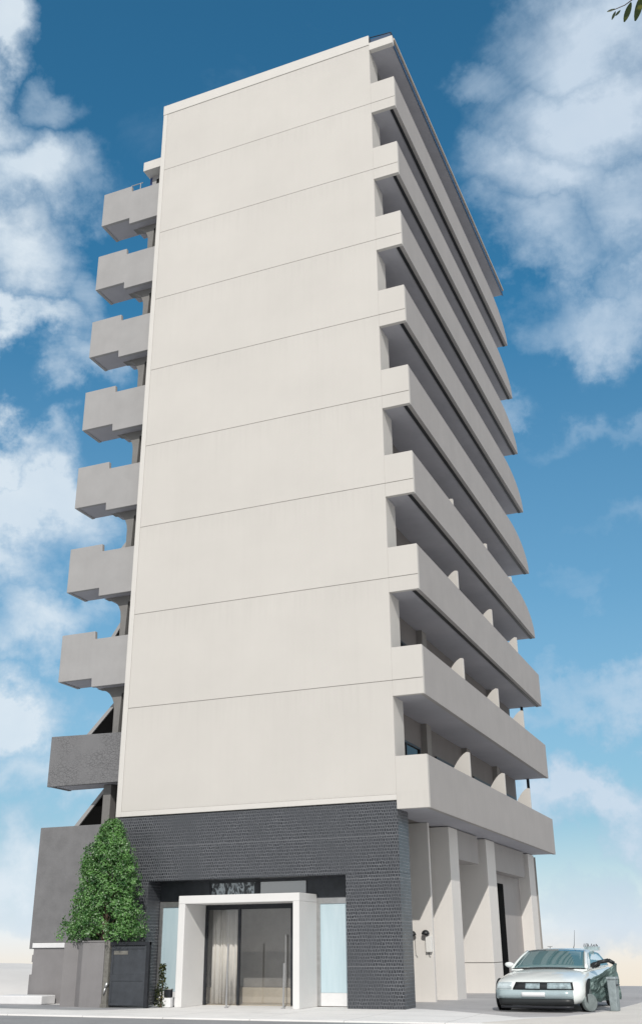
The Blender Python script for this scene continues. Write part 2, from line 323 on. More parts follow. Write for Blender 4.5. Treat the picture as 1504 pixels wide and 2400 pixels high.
# ------------------------------------------------------------------ mesh helpers
class MB:
    def __init__(s): s.v = []; s.f = []
    def box(s, x0, x1, y0, y1, z0, z1):
        n = len(s.v)
        s.v += [(x0,y0,z0),(x1,y0,z0),(x1,y1,z0),(x0,y1,z0),(x0,y0,z1),(x1,y0,z1),(x1,y1,z1),(x0,y1,z1)]
        s.f += [tuple(n+i for i in q) for q in ((3,2,1,0),(4,5,6,7),(0,1,5,4),(1,2,6,5),(2,3,7,6),(3,0,4,7))]
        return s
    def prism(s, poly, a, b, axis='y'):
        """extrude a 2-D polygon: axis y -> poly is (x,z); axis x -> poly is (y,z); axis z -> poly is (x,y)"""
        n = len(s.v); k = len(poly)
        def P(p, t): return {'y': (p[0], t, p[1]), 'x': (t, p[0], p[1]), 'z': (p[0], p[1], t)}[axis]
        s.v += [P(p, a) for p in poly] + [P(p, b) for p in poly]
        s.f += [tuple(range(n, n+k)), tuple(range(n+2*k-1, n+k-1, -1))]
        s.f += [(n+i, n+(i+1) % k, n+k+(i+1) % k, n+k+i) for i in range(k)]
        return s
    def tube(s, p0, p1, r0, r1=None, seg=10):
        r1 = r0 if r1 is None else r1
        p0, p1 = Vector(p0), Vector(p1); d = (p1-p0).normalized()
        a = d.orthogonal().normalized(); b = d.cross(a); n = len(s.v)
        for (p, r) in ((p0, r0), (p1, r1)):
            s.v += [tuple(p + r*(math.cos(t)*a + math.sin(t)*b)) for t in (2*math.pi*i/seg for i in range(seg))]
        s.f += [(n+i, n+(i+1) % seg, n+seg+(i+1) % seg, n+seg+i) for i in range(seg)]
        s.f += [tuple(range(n+seg-1, n-1, -1)), tuple(range(n+seg, n+2*seg))]
        return s
    def path(s, pts, rads, seg=8):
        for i in range(len(pts)-1): s.tube(pts[i], pts[i+1], rads[i], rads[i+1], seg)
        return s
    def quad(s, *p):
        n = len(s.v); s.v += [tuple(q) for q in p]; s.f.append(tuple(range(n, n+len(p)))); return s
    def loft(s, rings, cap=True):
        n = len(s.v); k = len(rings[0])
        for r in rings: s.v += [tuple(p) for p in r]
        for i in range(len(rings)-1):
            s.f += [(n+i*k+j, n+i*k+(j+1) % k, n+(i+1)*k+(j+1) % k, n+(i+1)*k+j) for j in range(k)]
        if cap: s.f += [tuple(range(n+k-1, n-1, -1)), tuple(range(n+(len(rings)-1)*k, n+len(rings)*k))]
        return s
    def build(s, name, m, parent=None, bevel=0.0, smooth=False, subsurf=0, fix=True):
        me = bpy.data.meshes.new(name); me.from_pydata(s.v, [], s.f)
        if fix:
            bm = bmesh.new(); bm.from_mesh(me); bmesh.ops.recalc_face_normals(bm, faces=bm.faces); bm.to_mesh(me); bm.free()
        me.materials.append(m)
        if smooth:
            for p in me.polygons: p.use_smooth = True
        o = bpy.data.objects.new(name, me); COL.objects.link(o)
        if parent: o.parent = parent
        if bevel:
            md = o.modifiers.new('bevel', 'BEVEL'); md.width = bevel; md.segments = 2; md.limit_method = 'ANGLE'
            md.harden_normals = False
        if subsurf:
            md = o.modifiers.new('subsurf', 'SUBSURF'); md.levels = subsurf; md.render_levels = subsurf
        return o
def tag(o, label, cat, group=None):
    o['label'] = label; o['category'] = cat
    if group: o['group'] = group
    return o
def thing(name, label, cat, loc=(0,0,0), rz=0, group=None):
    o = bpy.data.objects.new(name, None); COL.objects.link(o); o.location = loc; o.rotation_euler = (0,0,rz)
    o.empty_display_size = .3
    return tag(o, label, cat, group)
def structure(o): o['kind'] = 'structure'; return o
def copy_part(o, parent, off):
    c = o.copy(); COL.objects.link(c); c.parent = parent
    c.location = Vector(o.location) + Vector(off)
    return c

# ------------------------------------------------------------------ ground
g = MB()
ys = [-300, -60, -4.3, 17.5, 60, 300, 1600]
zs = [-.14, -.14, -.14, -.14, -4.2, -30, -190]
xs = [-1500, -60, 60, 1500]
n0 = 0
for j, y in enumerate(ys):
    for x in xs: g.v.append((x, y, zs[j]))
for j in range(len(ys)-1):
    for i in range(len(xs)-1):
        a = j*len(xs)+i; g.f.append((a, a+1, a+len(xs)+1, a+len(xs)))
structure(g.build('ground', M_FAR))
r = MB(); r.box(-90, 90, -14.0, -4.28, -.30, -.035)
structure(r.build('road', M_ROAD))
p = MB(); p.prism([(-90, -4.30), (-9.9, -4.27), (-3.3, -4.42), (1.2, -4.38), (90, -4.3), (90, 17.4), (-90, 17.4)], -.13, 0.0, 'z')
structure(p.build('pavement', M_PAVE, bevel=.02))
lot = MB(); lot.prism([(0.02, .6), (.9, .15), (2.2, -.9), (3.6, -2.2), (4.45, -1.75), (5.0, -.2), (5.3, 2.0), (5.54, 5.0), (5.6, 17.3), (-1.5, 17.3), (-1.5, 1.0)], .001, .004, 'z')
structure(lot.build('parking_lot', M_LOT))
ap = MB(); ap.prism([(3.2, -4.25), (3.9, -2.7), (4.71, -1.5), (5.15, 0.2), (5.42, 2.4), (5.54, 5.0), (60, 5.0), (60, -4.25)], .004, .008, 'z')
structure(ap.build('concrete_apron', M_APRON))
dr = MB(); dr.prism([(-40, -2.0), (-12, -2.0), (-9.6, -2.25), (-8.6, -2.2), (-7.9, -1.9), (-7.5, -1.4), (-7.15, -.9), (-6.9, -.02), (-40, .1)], .001, .004, 'z')
structure(dr.build('grey_ground_strip', M_STRIP))  # darker grey strip lying on the paving by the gate
h = MB(); N = 26
for j in range(N+1):
    for i in range(N+1):
        u, v = i/N*2-1, j/N*2-1
        rr = max(0, 1-(u*u+v*v)); x = -25+11.5*u; y = 12+10*v
        h.v.append((x, y, -.2 + 1.15*rr**.8 + .08*mnoise.noise((x*.4, y*.4, 0))*rr))
for j in range(N):
    for i in range(N):
        a = j*(N+1)+i; h.f.append((a, a+1, a+N+2, a+N+1))
structure(h.build('hill', M_SAND, smooth=True))

# ------------------------------------------------------------------ the building
B = thing('apartment_building', 'tall white ten storey block with long grey balconies and dark stone entrance', 'building', (0, 0, 0))
XL, XB, L, H0, SH, PH, ZT = -9.4994, .9683, 18.58, 5.1763, 3.2678, 1.4954, 35.39
JO = .4825
ZW = 5.43
# end wall: plaster fields with open joints over a backing slab
w = MB(); zj = [ZW] + [H0+k*SH+JO for k in range(1, 9)] + [ZT-.52]
for a, b in zip(zj[:-1], zj[1:]):
    w.box(XL+.20, 0, 0, .03, a+(.009 if a > ZW else .16), b-.009)
w.box(XL, 0, .03, .95, ZW, ZT-.02)
fw = w.build('end_wall', M_WHITE, B, bevel=.006)
t = MB(); t.box(XL, XL+.195, -.014, .03, ZW, ZT-.53).box(XL+.195, 0, -.014, .03, ZW, ZW+.155)
t.build('plaster_border', M_TRIM, B, bevel=.008)
t = MB(); t.box(XL-.02, -.0, -.022, .97, ZT-.51, ZT)
t.build('roof_coping', M_TRIM, B, bevel=.015)
# body of the block behind
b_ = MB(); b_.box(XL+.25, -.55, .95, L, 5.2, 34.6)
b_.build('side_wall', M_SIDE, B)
b_ = MB(); b_.box(XL+.05, -1.4, 4.4, L, -.14, 5.195)
b_.build('ground_floor_wall', M_SHADETAUPE, B)

# balconies
def balcony(k):
    z0 = H0 + k*SH; m = MB()
    if k > 0:
        m.box(0, XB, 0, .03, z0, z0+JO-.009).box(0, XB, 0, .03, z0+JO+.009, z0+PH)
    else:
        m.box(0, XB, 0, .03, z0, z0+PH)
    m.box(.0, XB, .03, .15, z0, z0+PH)
    if k >= 3:
        ry, rz = 3.6, PH*.92
        arc = [(L-ry+ry*math.sin(a), z0+PH-rz+rz*math.cos(a)) for a in (math.pi/2*i/9 for i in range(10))]
        poly = [(.15, z0), (L, z0)] + arc[::-1] + [(.15, z0+PH)]
    else:
        poly = [(.15, z0), (L, z0), (L, z0+PH), (.15, z0+PH)]
    m2 = MB(); m2.prism(poly, XB-.14, XB, 'x')
    o = m.build('balcony', M_WHITE, B, bevel=.01)
    m2.build('parapet', M_SHADETAUPE, o, bevel=.012)  # shade of the long side is put into the parapet colour
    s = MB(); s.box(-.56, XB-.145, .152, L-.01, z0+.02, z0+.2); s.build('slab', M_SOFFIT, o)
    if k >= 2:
        d = MB(); d.box(XB-.255, XB-.145, .16, L-.02, z0-.012, z0+.018); d.build('groove_shadow_strip', M_DMETAL, o)  # dark strip standing for the shadow in the drip groove
    for y in (5.45, 10.5, 15.0):
        hh = z0+PH+(.90 if k < 3 else .5 if k == 3 else -.12); f = [(.80, z0+.2), (.80, hh), (.70, hh+.02)]
        for i in range(1, 9):
            a = i/8; f.append((.70-.88*a, hh - max(.1, hh-z0-PH+.35)*(1-math.cos(a*math.pi/2))**.85))
        f += [(-.55, z0+PH-.5), (-.55, z0+.2)]
        q = MB(); q.prism(f, y, y+.12, 'y'); q.build('partition', M_WHITE, o, bevel=.008)
    if k < 3:
        q = MB(); q.box(.02, .13, 18.30, 18.42, z0+.2, z0+SH-.002); q.build('rear_post', M_DMETAL, o)
    return o
for k in range(9): balcony(k)
# windows and dark piers behind the balconies
def window(y0, y1, z0, z1):
    f = MB(); x = -.55
    f.box(x, x+.07, y0, y1, z1-.07, z1).box(x, x+.07, y0, y0+.07, z0, z1-.07).box(x, x+.07, y1-.07, y1, z0, z1-.07)
    ym = (y0+y1)/2; f.box(x, x+.055, ym-.04, ym+.04, z0, z1-.07)
    o = f.build('window', M_DMETAL, B)
    g = MB(); g.box(x+.004, x+.02, y0+.072, ym-.042, z0, z1-.072).box(x+.004, x+.02, ym+.042, y1-.072, z0, z1-.072)
    g.build('pane', M_WINGLASS, o)
for k in range(9):
    z0 = H0+k*SH
    for (a, b) in ((1.25, 4.1), (5.9, 9.2), (10.9, 13.9), (15.4, 18.2)):
        window(a, b, z0+.21, z0+2.42)
for k in range(9):
    z0 = H0+k*SH
    for y in (4.45, 9.55, 14.3):
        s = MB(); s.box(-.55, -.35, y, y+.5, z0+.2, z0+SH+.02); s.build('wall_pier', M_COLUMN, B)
# roof slab over the top balcony
rs = MB(); rs.box(.0, XB+.02, -.004, .2, 34.60, 34.99); rs.build('roof_slab_end', M_TRIM, B, bevel=.01)
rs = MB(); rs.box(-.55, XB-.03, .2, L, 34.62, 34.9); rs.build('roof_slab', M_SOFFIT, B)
rs = MB(); rs.box(XB-.03, XB, .2, L+.1, 34.60, 34.93); rs.build('roof_fascia', M_BLUEMET, B)
rs = MB(); rs.box(XB-.06, XB+.05, .2, L+.1, 34.935, 35.02); rs.build('roof_edge_trim', M_BEIGE, B)
rr = MB(); rr.tube((.02, .06, 35.33), (.92, .06, 35.23), .02)
for x in (.06, .92): rr.tube((x, .06, 34.99), (x, .06, 35.24), .014)
rr.tube((.92, .06, 35.23), (.92, L, 35.23), .02)
for i in range(1, 13): rr.tube((.92, i*1.5, 34.99), (.92, i*1.5, 35.23), .012)
ro = rr.build('roof_railing', M_DMETAL, B)
gp = MB(); gp.box(.03, .9, .055, .065, 35.0, 35.22).box(.915, .925, .1, L, 35.0, 35.21); gp.build('glass_panel', M_BLUEMET, ro)
rt = MB(); rt.box(XL+.3, -.05, .97, L, 34.6, 34.75); rt.build('roof_deck', M_GREY, B)

# dark stone entrance front
RX0, RX1, RZ, YB = -8.17, -1.635, 3.46, .80
gr = MB(); gr.box(XL+.02, 0, .045, 1.0, RZ, 5.415).box(RX1, 0, .045, 1.0, -.1, RZ).box(XL+.02, RX0, .045, 1.0, -.1, RZ)
gr.build('stone_cladding', M_GRANITE, B, bevel=.008)
# panels closing the recess
rp = MB(); rp.box(RX0, -6.45, YB, YB+.08, 2.90, RZ).box(-3.14, RX1, YB, YB+.08, 2.86, RZ)
rp.box(-6.45, -3.14, YB+.02, YB+.08, 3.38, RZ)
rp.build('fascia_panel', M_GATE, B)
tf = MB(); tf.box(-6.45, -6.37, YB, YB+.06, 2.7, 3.38).box(-4.88, -4.72, YB, YB+.06, 2.7, 3.38).box(-3.20, -3.14, YB, YB+.06, 2.7, 3.38).box(-6.45, -3.14, YB+.002, YB+.058, 2.62, 2.70)
tfo = tf.build('transom_frame', M_DMETAL, B)
q = MB(); q.box(-6.37, -4.88, YB+.03, YB+.05, 2.72, 3.379); q.build('reflection_pane', M_REFLECT, tfo)
q = MB(); q.box(-4.72, -3.20, YB+.03, YB+.05, 2.72, 3.379); q.build('pale_pane', M_SKYGLASS, tfo)
def frosted_panel(x0, x1, name):
    f = MB(); f.box(x0, x1, YB-.02, YB+.06, 2.72, 2.88).box(x0, x0+.12, YB-.02, YB+.06, .02, 2.72).box(x1-.05, x1, YB-.02, YB+.06, .02, 2.72)
    o = f.build(name, M_ALU, B, bevel=.006)
    p = MB(); p.box(x0+.12, x1-.05, YB+.01, YB+.03, .36, 2.72); p.build('frosted_pane', M_FROST, o)
    kpl = MB(); kpl.box(x0+.12, x1-.05, YB-.005, YB+.03, .02, .355); kpl.build('kick_plate', M_CHALK, o)
    return o
frosted_panel(RX0+.01, -6.80, 'side_light'); frosted_panel(-2.86, RX1-.01, 'side_light')
# portal
PX0, PX1, PZ, PY0, PY1 = -6.75, -2.84, 2.985, -.5, YB-.02
po = MB(); po.box(PX0, PX1, PY0, PY1, PZ-.225, PZ).box(PX0, PX0+.22, PY0, PY1, 0, PZ-.225).box(PX1-.20, PX1, PY0, PY1, 0, PZ-.225)
po.build('entrance_portal', M_PORTAL, B, bevel=.015)
for (x, y, z1) in ((-5.15, -.36, 1.66), (-3.38, -.36, 1.15)):
    q = MB(); q.tube((x, y, 0.0), (x+.02, y, z1), .028); q.tube((x, y, 0), (x, y, .02), .06)
    q.build('steel_post', M_ALU, B, smooth=False)
# glazed doors
df = MB(); xa, xb = PX0+.22, PX1-.20
df.box(xa, xb, YB-.02, YB+.06, 2.66, 2.755)
for x in (xa, -5.42, -3.68, xb-.07): df.box(x, x+.075, YB-.02, YB+.06, .02, 2.66)
dfo = df.build('door_frame', M_DMETAL, B)
q = MB(); q.box(xa+.076, -5.421, YB+.01, YB+.025, .02, 2.659).box(-5.344, -3.681, YB+.01, YB+.025, .02, 2.659).box(-3.604, xb-.071, YB+.01, YB+.025, .02, 2.659)
q.build('door_pane', M_DOORGLASS, dfo)
q = MB(); q.tube((-3.82, YB-.06, .5), (-3.82, YB-.06, 1.9), .02).tube((-3.82, YB-.06, .6), (-3.82, YB+.0, .6), .012).tube((-3.82, YB-.06, 1.8), (-3.82, YB+.0, 1.8), .012)
q.build('door_handle', M_ALU, dfo)
# lobby
q = MB(); q.box(-8.2, -1.5, .9, 4.35, -.1, .012); q.build('lobby_floor', M_FLOORIN, B)
q = MB(); q.box(-8.2, -1.5, 2.30, 2.5, .013, 3.6).box(-8.28, -8.2, .9, 4.3, -.1, 3.6).box(-1.5, -1.42, .9, 4.3, -.1, 3.6).box(-8.2, -1.5, 1.0, 4.0, 3.5, 3.6)
q.build('lobby_wall', M_INWALL, B)
q = MB(); q.box(-8.1, -1.6, 1.90, 2.299, .013, .44); q.build('lobby_bench', M_FLOORIN, B, bevel=.02)
cu = MB(); n = 60
for i in range(n+1):
    x = -6.42 + .95*i/n; y = 1.05 + .06*math.sin(i*.85) + .025*math.sin(i*1.9+1)
    cu.v += [(x, y, .03), (x + .03*math.sin(i*.4), y, 2.65)]
cu.f = [(2*i, 2*i+2, 2*i+3, 2*i+1) for i in range(n)]
co = cu.build('curtain', M_CURTAIN, None, smooth=True, fix=False)
tag(co, 'cream pleated curtain hanging behind the left of the entrance glass', 'curtain')
so = co.modifiers.new('thickness', 'SOLIDIFY'); so.thickness = .006

# ground floor flank: piers, beams, pipe slot
def part_box(name, m, parent, *bx, bevel=.01): 
    q = MB()
    for b in bx: q.box(*b)
    return q.build(name, m, parent, bevel=bevel)
part_box('flank_wall', M_CREAM, B, (-1.4, -.31, 3.9, 4.05, -.14, 5.19))
part_box('pier', M_CREAM, B, (-1.39, 0.0, 5.2, 6.25, -.14, 5.17))
part_box('pier', M_CREAM, B, (-1.39, 0.02, 10.0, 11.3, .99, 5.17), (-1.39, 0.02, 10.0, 11.3, -.14, .97))
part_box('pier', M_CREAM, B, (-1.39, -.02, 17.4, 18.59, -.6, 5.17))
part_box('beam', M_SHADETAUPE, B, (-1.3, -.02, 6.25, 8.95, 4.22, 5.17))
part_box('beam', M_SHADETAUPE, B, (-1.3, -.04, 11.3, 16.6, 4.15, 5.17))
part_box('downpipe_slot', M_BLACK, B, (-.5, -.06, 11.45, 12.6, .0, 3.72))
part_box('infill_wall', M_SHADETAUPE, B, (-1.3, -.5, 11.3, 17.4, -.14, 4.15))
q = MB(); q.tube((-.02, 18.66, -.3), (-.02, 18.66, 5.1), .06); q.build('downpipe', M_COLUMN, B)

# stair landings on the left flank
LX0, LXN, YL0, YL1 = -12.64, -11.23, .5, 1.66
LZ = [6.64, 10.26, 13.60, 16.98, 20.33, 23.67, 26.97, 30.29]
for i, z in enumerate(LZ):
    m = MB(); M = M_CRACK if i == 0 else M_GREY
    if i == 0:
        poly = [(LX0-.05, z), (XL+.3, z), (XL+.3, z+1.62), (LX0-.05, z+1.70)]
    else:
        poly = [(LX0, z), (LXN, z), (LXN+.01, z-.31), (XL+.3, z-.31), (XL+.3, z+1.42), (LXN+.02, z+1.42), (LXN, z+1.71), (LX0, z+1.71)]
    m.prism(poly, YL0, YL0+.14, 'y')
    o = m.build('stair_landing', M, B, bevel=.012)
    if i == 0: o['label'] = 'lowest landing front of cracked grey brick'
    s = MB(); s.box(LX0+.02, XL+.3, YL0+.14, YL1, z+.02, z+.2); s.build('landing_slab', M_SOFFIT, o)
    s = MB(); s.prism([(LX0-.0, z), (LX0+.12, z), (LX0+.12, z+1.3), (LX0, z+1.3)], YL0+.14, YL1, 'y'); s.build('side_parapet', M, o)
    # column with a curved corbel under each landing
    if i:
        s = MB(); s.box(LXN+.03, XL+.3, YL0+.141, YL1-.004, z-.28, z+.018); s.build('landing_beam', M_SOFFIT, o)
    zl = (LZ[i-1]+1.3) if i else 5.2
    c = []; xc = -10.70 if i < 1 else -10.52; r = .78; zt = z - (.28 if i else 0) + .01
    if i == 0: c = [(xc, zl), (xc+.30, zl), (xc+.30, zt), (xc, zt)]
    else:
        c = [(xc, zl), (xc+.22, zl), (xc+.28, zt-.25), (XL+.3, zt-.12), (XL+.3, zt)] + [(xc-r+r*math.sin(a), zt-r+r*math.cos(a)) for a in (math.pi/2*j/6 for j in range(7))]
    q = MB(); q.prism(c, .95, 1.30, 'y'); q.build('stair_column', M_STAIRCOL, B, bevel=.008)
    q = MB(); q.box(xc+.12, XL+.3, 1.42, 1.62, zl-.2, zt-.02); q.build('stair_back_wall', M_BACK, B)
# flights that show below the three lowest landings
for (x0, z0, x1, z1) in ((-12.35, 5.05, -10.9, 6.62), (-12.1, 8.2, -10.75, 9.55), (-11.35, 11.6, -10.45, 12.9), (-11.3, 15.0, -10.45, 15.95)):
    f = MB(); f.prism([(x0, z0), (x0+.2, z0), (x1, z1-.16), (x1, z1)], 1.30, 1.62, 'y'); o = f.build('stair_flight', M_GREY, B)
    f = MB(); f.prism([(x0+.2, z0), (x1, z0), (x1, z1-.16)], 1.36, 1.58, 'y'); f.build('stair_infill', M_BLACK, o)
# stair foot: tall grey wall with plinth
q = MB(); q.prism([(-12.78, 1.57), (-12.62, 1.57), (-12.62, 1.75), (XL+.2, 1.75), (XL+.2, 5.31), (-12.78, 5.31)], .5, 4.0, 'y'); q.build('stair_base_wall', M_BASE, B, bevel=.012)
q = MB(); q.box(-12.6, XL+.2, .5, 3.9, 0, 1.66); q.box(-12.78, -12.6, .62, 3.6, 0, .82); q.box(-12.72, -12.6, .60, 3.5, 1.18, 1.40)
q.build('plinth', M_LOWWALL, B, bevel=.012)
q = MB(); q.box(-12.62, -10.9, .44, .5, 1.60, 1.745); q.build('plinth_ledge', M_CHALK, B, bevel=.01)
# stair head on the roof of the landings
sh = MB(); sh.box(-11.40, XL+.3, 1.5, 4.0, 33.70, 34.19); sho = sh.build('stair_head_roof', M_TRIM, B, bevel=.01)
sh = MB(); sh.box(-11.18, XL+.3, 1.95, 4.0, 31.7, 33.70); sh.build('stair_head_wall', M_GREY, B)
sh = MB(); sh.box(-11.33, -11.185, 2.0, 3.0, 31.7, 33.68); sh.build('stair_head_door', M_BLUE, B)
sh = MB(); sh.box(-10.95, -10.45, 1.93, 1.955, 33.0, 33.45); sh.build('stair_head_window', M_WINGLASS, B)
sh = MB(); sh.tube((-11.95, 1.5, 33.05), (-11.36, 1.5, 33.05), .022).tube((-11.48, 1.5, 31.6), (-11.48, 1.5, 33.05), .02).tube((-11.95, 1.5, 31.6), (-11.95, 1.5, 33.05), .02)
sh.build('stair_head_rail', M_ALU, B)

# ------------------------------------------------------------------ wall lamps on the flank
def wall_lamp(x, y, z, label, housing):
    t = thing('wall_lamp', label, 'lamp', (x, y, z), 0, 'lamps on the flank wall')
    q = MB(); n = 8
    rings = []
    for j in range(6):
        a = j/5*math.pi/2; rr = .12*math.cos(a)+.010
        rings.append([(rr*math.cos(2*math.pi*i/12), -.13+rr*.85*math.sin(2*math.pi*i/12), .13*math.sin(a)) for i in range(12)])
    q.loft(rings); q.build('lamp_shade', M_PLASTIC, t, smooth=True)
    q = MB(); q.box(-.03, .03, -.06, .0, -.02, .06); q.build('bracket', M_PLASTIC, t)
    if housing:
        q = MB(); q.box(-.02, .17, -.12, 0, -.50, -.04); q.build('housing', M_LAMPW, t, bevel=.015)
        q = MB(); q.path([(.06, -.04, -.5), (.06, -.04, -.60), (.11, -.04, -.63)], [.007, .007, .007], 6); q.build('conduit', M_PLASTIC, t)
    else:
        q = MB(); q.path([(.05, -.03, -.02), (.06, -.03, -.55), (.12, -.03, -.62)], [.006, .006, .006], 6); q.build('conduit', M_PLASTIC, t)
    return t
wall_lamp(-.93, 3.9, 1.86, 'black domed wall lamp half hidden by the corner of the dark stone front', False)
wall_lamp(-.50, 3.9, 1.88, 'black domed wall lamp with a white box under it on the cream flank wall', True)

# ------------------------------------------------------------------ low wall, gate and the small things by the entrance
lw = thing('low_wall', 'mauve grey rendered garden wall with folded face left of the dark gate', 'wall', (-9.6, -1.1, 0))
q = MB(); q.prism([(-1.25, 1.54), (-.68, .02), (-.30, .22), (.02, -.02), (.78, -.02), (.78, .16), (.1, .16), (-.28, .42), (-.62, .25), (-1.1, 1.54)], -.02, 1.74, 'z')
q.build('wall', M_LOWWALL, lw, bevel=.012)
q = MB(); q.box(-.02, .80, -.04, .18, 1.742, 1.785); q.build('coping', M_LOWWALL, lw, bevel=.008)
gt = thing('metal_gate', 'charcoal sheet metal gate on weathered post under the green tree', 'gate', (-8.70, -1.05, 0))
q = MB(); q.box(-.10, .06, -.08, .08, -.01, 1.78); q.box(-.13, .09, -.11, .11, -.02, .10); q.build('gate_post', M_RUST, gt, bevel=.01)
q = MB(); q.box(1.30, 1.40, -.06, .06, -.01, 1.74); q.build('gate_post', M_DMETAL, gt, bevel=.01)
q = MB(); q.box(.10, 1.28, -.012, .012, .06, 1.62); q.build('gate_leaf', M_GATE, gt)
q = MB(); q.box(.10, 1.28, -.03, -.013, .70, .87).box(.10, 1.28, -.03, -.013, .06, .13).box(.10, 1.28, -.03, -.013, 1.55, 1.62).box(.10, .17, -.03, -.013, .13, .70).box(1.21, 1.28, -.03, -.013, .13, .70).box(.10, .17, -.03, -.013, .87, 1.55).box(1.21, 1.28, -.03, -.013, .87, 1.55)
q.build('gate_frame', M_GATE, gt, bevel=.006)
q = MB(); q.box(-.10, 1.40, -.05, .05, 1.645, 1.74); q.build('top_rail', M_DMETAL, gt, bevel=.006)
q = MB(); q.box(.19, .66, -.028, -.013, 1.40, 1.50); q.build('nameplate', M_RUST, gt)
q = MB(); q.path([(.07, -.10, .66), (.03, -.12, .52), (-.02, -.12, .36)], [.05, .035, .03], 8); q.build('handle', M_ALU, gt, smooth=True)
# dark shrub, meter box, stone blocks
def leaf_quads(mb, c, d, size, rng, n=None):
    n = Vector((rng.gauss(0, 1), rng.gauss(0, 1), rng.gauss(0, 1))) * .7 + d
    n.normalize(); a = n.orthogonal().normalized(); a = Matrix.Rotation(rng.uniform(0, 6.28), 3, n) @ a; b = n.cross(a)
    c = Vector(c); s = size
    mb.quad(c - a*s*.5, c + b*s*.26 + n*s*.05, c + a*s*.5 - n*s*.04, c - b*s*.26 + n*s*.05)
rng = random.Random(3)
ss = thing('dark_shrub', 'small dark shrub growing between the gate and the entrance side glass', 'shrub', (-7.12, -.62, 0))
q = MB()
for i in range(520):
    z = rng.uniform(.03, 1.15); rr = (.19 if z < .62 else .11)*math.sqrt(rng.random())*(1.25-.3*z)
    a = rng.uniform(0, 6.28); q2 = (rr*math.cos(a), rr*math.sin(a)*.8, z)
    leaf_quads(q, q2, Vector((math.cos(a), math.sin(a), .4)), rng.uniform(.05, .10), rng)
q.build('foliage', M_LEAFD, ss, fix=False)
q = MB(); q.path([(0, 0, 0), (.02, .01, .5), (-.02, .0, 1.05)], [.03, .022, .01], 6); q.build('stem', M_BARK, ss)
mb_ = thing('meter_box', 'small grey metal box resting on the white stone block by the gate', 'box', (-6.93, -.55, .26))
q = MB(); q.box(-.10, .10, -.08, .08, 0, .20); q.build('case', M_DMETAL, mb_, bevel=.01)
q = MB(); q.box(-.115, .115, -.095, .095, .202, .225); q.build('lid', M_ALU, mb_, bevel=.006)
def block(x, y, sx, sy, sz, rz, label):
    q = MB(); q.prism([(-sx/2, -sy/2), (sx/2, -sy/2+.01), (sx/2-.01, sy/2), (-sx/2+.012, sy/2)], 0, sz, 'z')
    o = q.build('stone_block', M_CHALK, None, bevel=.02); o.location = (x, y, 0.004); o.rotation_euler.z = rz
    return tag(o, label, 'block', 'white stone blocks by the entrance')
block(-6.93, -.55, .25, .24, .25, .05, 'square white stone block carrying the small grey box beside the gate')
kb = block(-7.02, -.02, .36, .2, .24, -.1, 'white stone block standing bare against the white portal frame foot')
kb.location = (-6.98, -.05, .004)
q = MB(); q.box(-.82, .82, -.35, .35, 0, .25); wb = q.build('kerb_block', M_CHALK, None, bevel=.03); wb.location = (-12.32, .02, .004)
tag(wb, 'long low white kerb block at the foot of the grey stair wall', 'block')

# ------------------------------------------------------------------ clipped tree in the corner
def blob_radius(z, prof):
    for (z0, r0), (z1, r1) in zip(prof[:-1], prof[1:]):
        if z0 <= z <= z1: return r0 + (r1-r0)*(z-z0)/(z1-z0)
    return 0
rng = random.Random(11)
TX, TY = -9.07, -.80
tr = thing('leafy_tree', 'bushy green cone shaped tree rising behind the low wall and gate', 'tree', (TX, TY, 0))
prof = [(1.66, 1.10), (1.95, 1.46), (2.3, 1.40), (2.9, 1.14), (3.5, .96), (4.0, .84), (4.4, .72), (4.7, .46), (4.95, .32), (5.25, .08)]
q = MB(); q.path([(0, 0, -.02), (.03, .02, 1.0), (-.02, 0, 2.2), (.02, 0, 3.6), (0, 0, 4.7)], [.13, .11, .09, .055, .02], 10)
for i in range(24):
    z = rng.uniform(1.5, 4.6); a = rng.uniform(0, 6.28); rr = blob_radius(z+.2, prof)*.6
    q.tube((0, 0, z-.25), (rr*math.cos(a), max(-.75, min(.6, rr*math.sin(a)*.5)), z+.25), .022, .006, 5)
q.build('trunk', M_BARK, tr)
cr = MB()
clumps = []
for i in range(620):
    z = rng.uniform(1.86, 5.15); a = rng.uniform(0, 6.28); t = rng.uniform(.35, 1.0)**.8
    rr = blob_radius(z, prof)*t*(1 + .10*math.sin(3*a+z*2.3))
    clumps.append((rr*math.cos(a), rr*math.sin(a), z, rng.uniform(.13, .26)))
for (cx, cy, cz, cs) in clumps:
    k = int(46*cs/.2)
    for i in range(k):
        d = Vector((rng.gauss(0, 1), rng.gauss(0, 1), rng.gauss(0, .8))).normalized()
        p = Vector((cx, cy, cz)) + d*cs*rng.uniform(.55, 1.0)
        y = p.y*.5
        if y > .62: y = .62 - rng.random()*.15
        if y < -.80: y = -.80 + rng.random()*.12
        if p.z < 1.74: continue
        out = Vector((p.x, y*1.6, .55)); out.normalize()
        leaf_quads(cr, (p.x, y, p.z), out*.8 + d*.8, rng.uniform(.055, .115), rng)
cr.build('crown', M_LEAF, tr, fix=False)

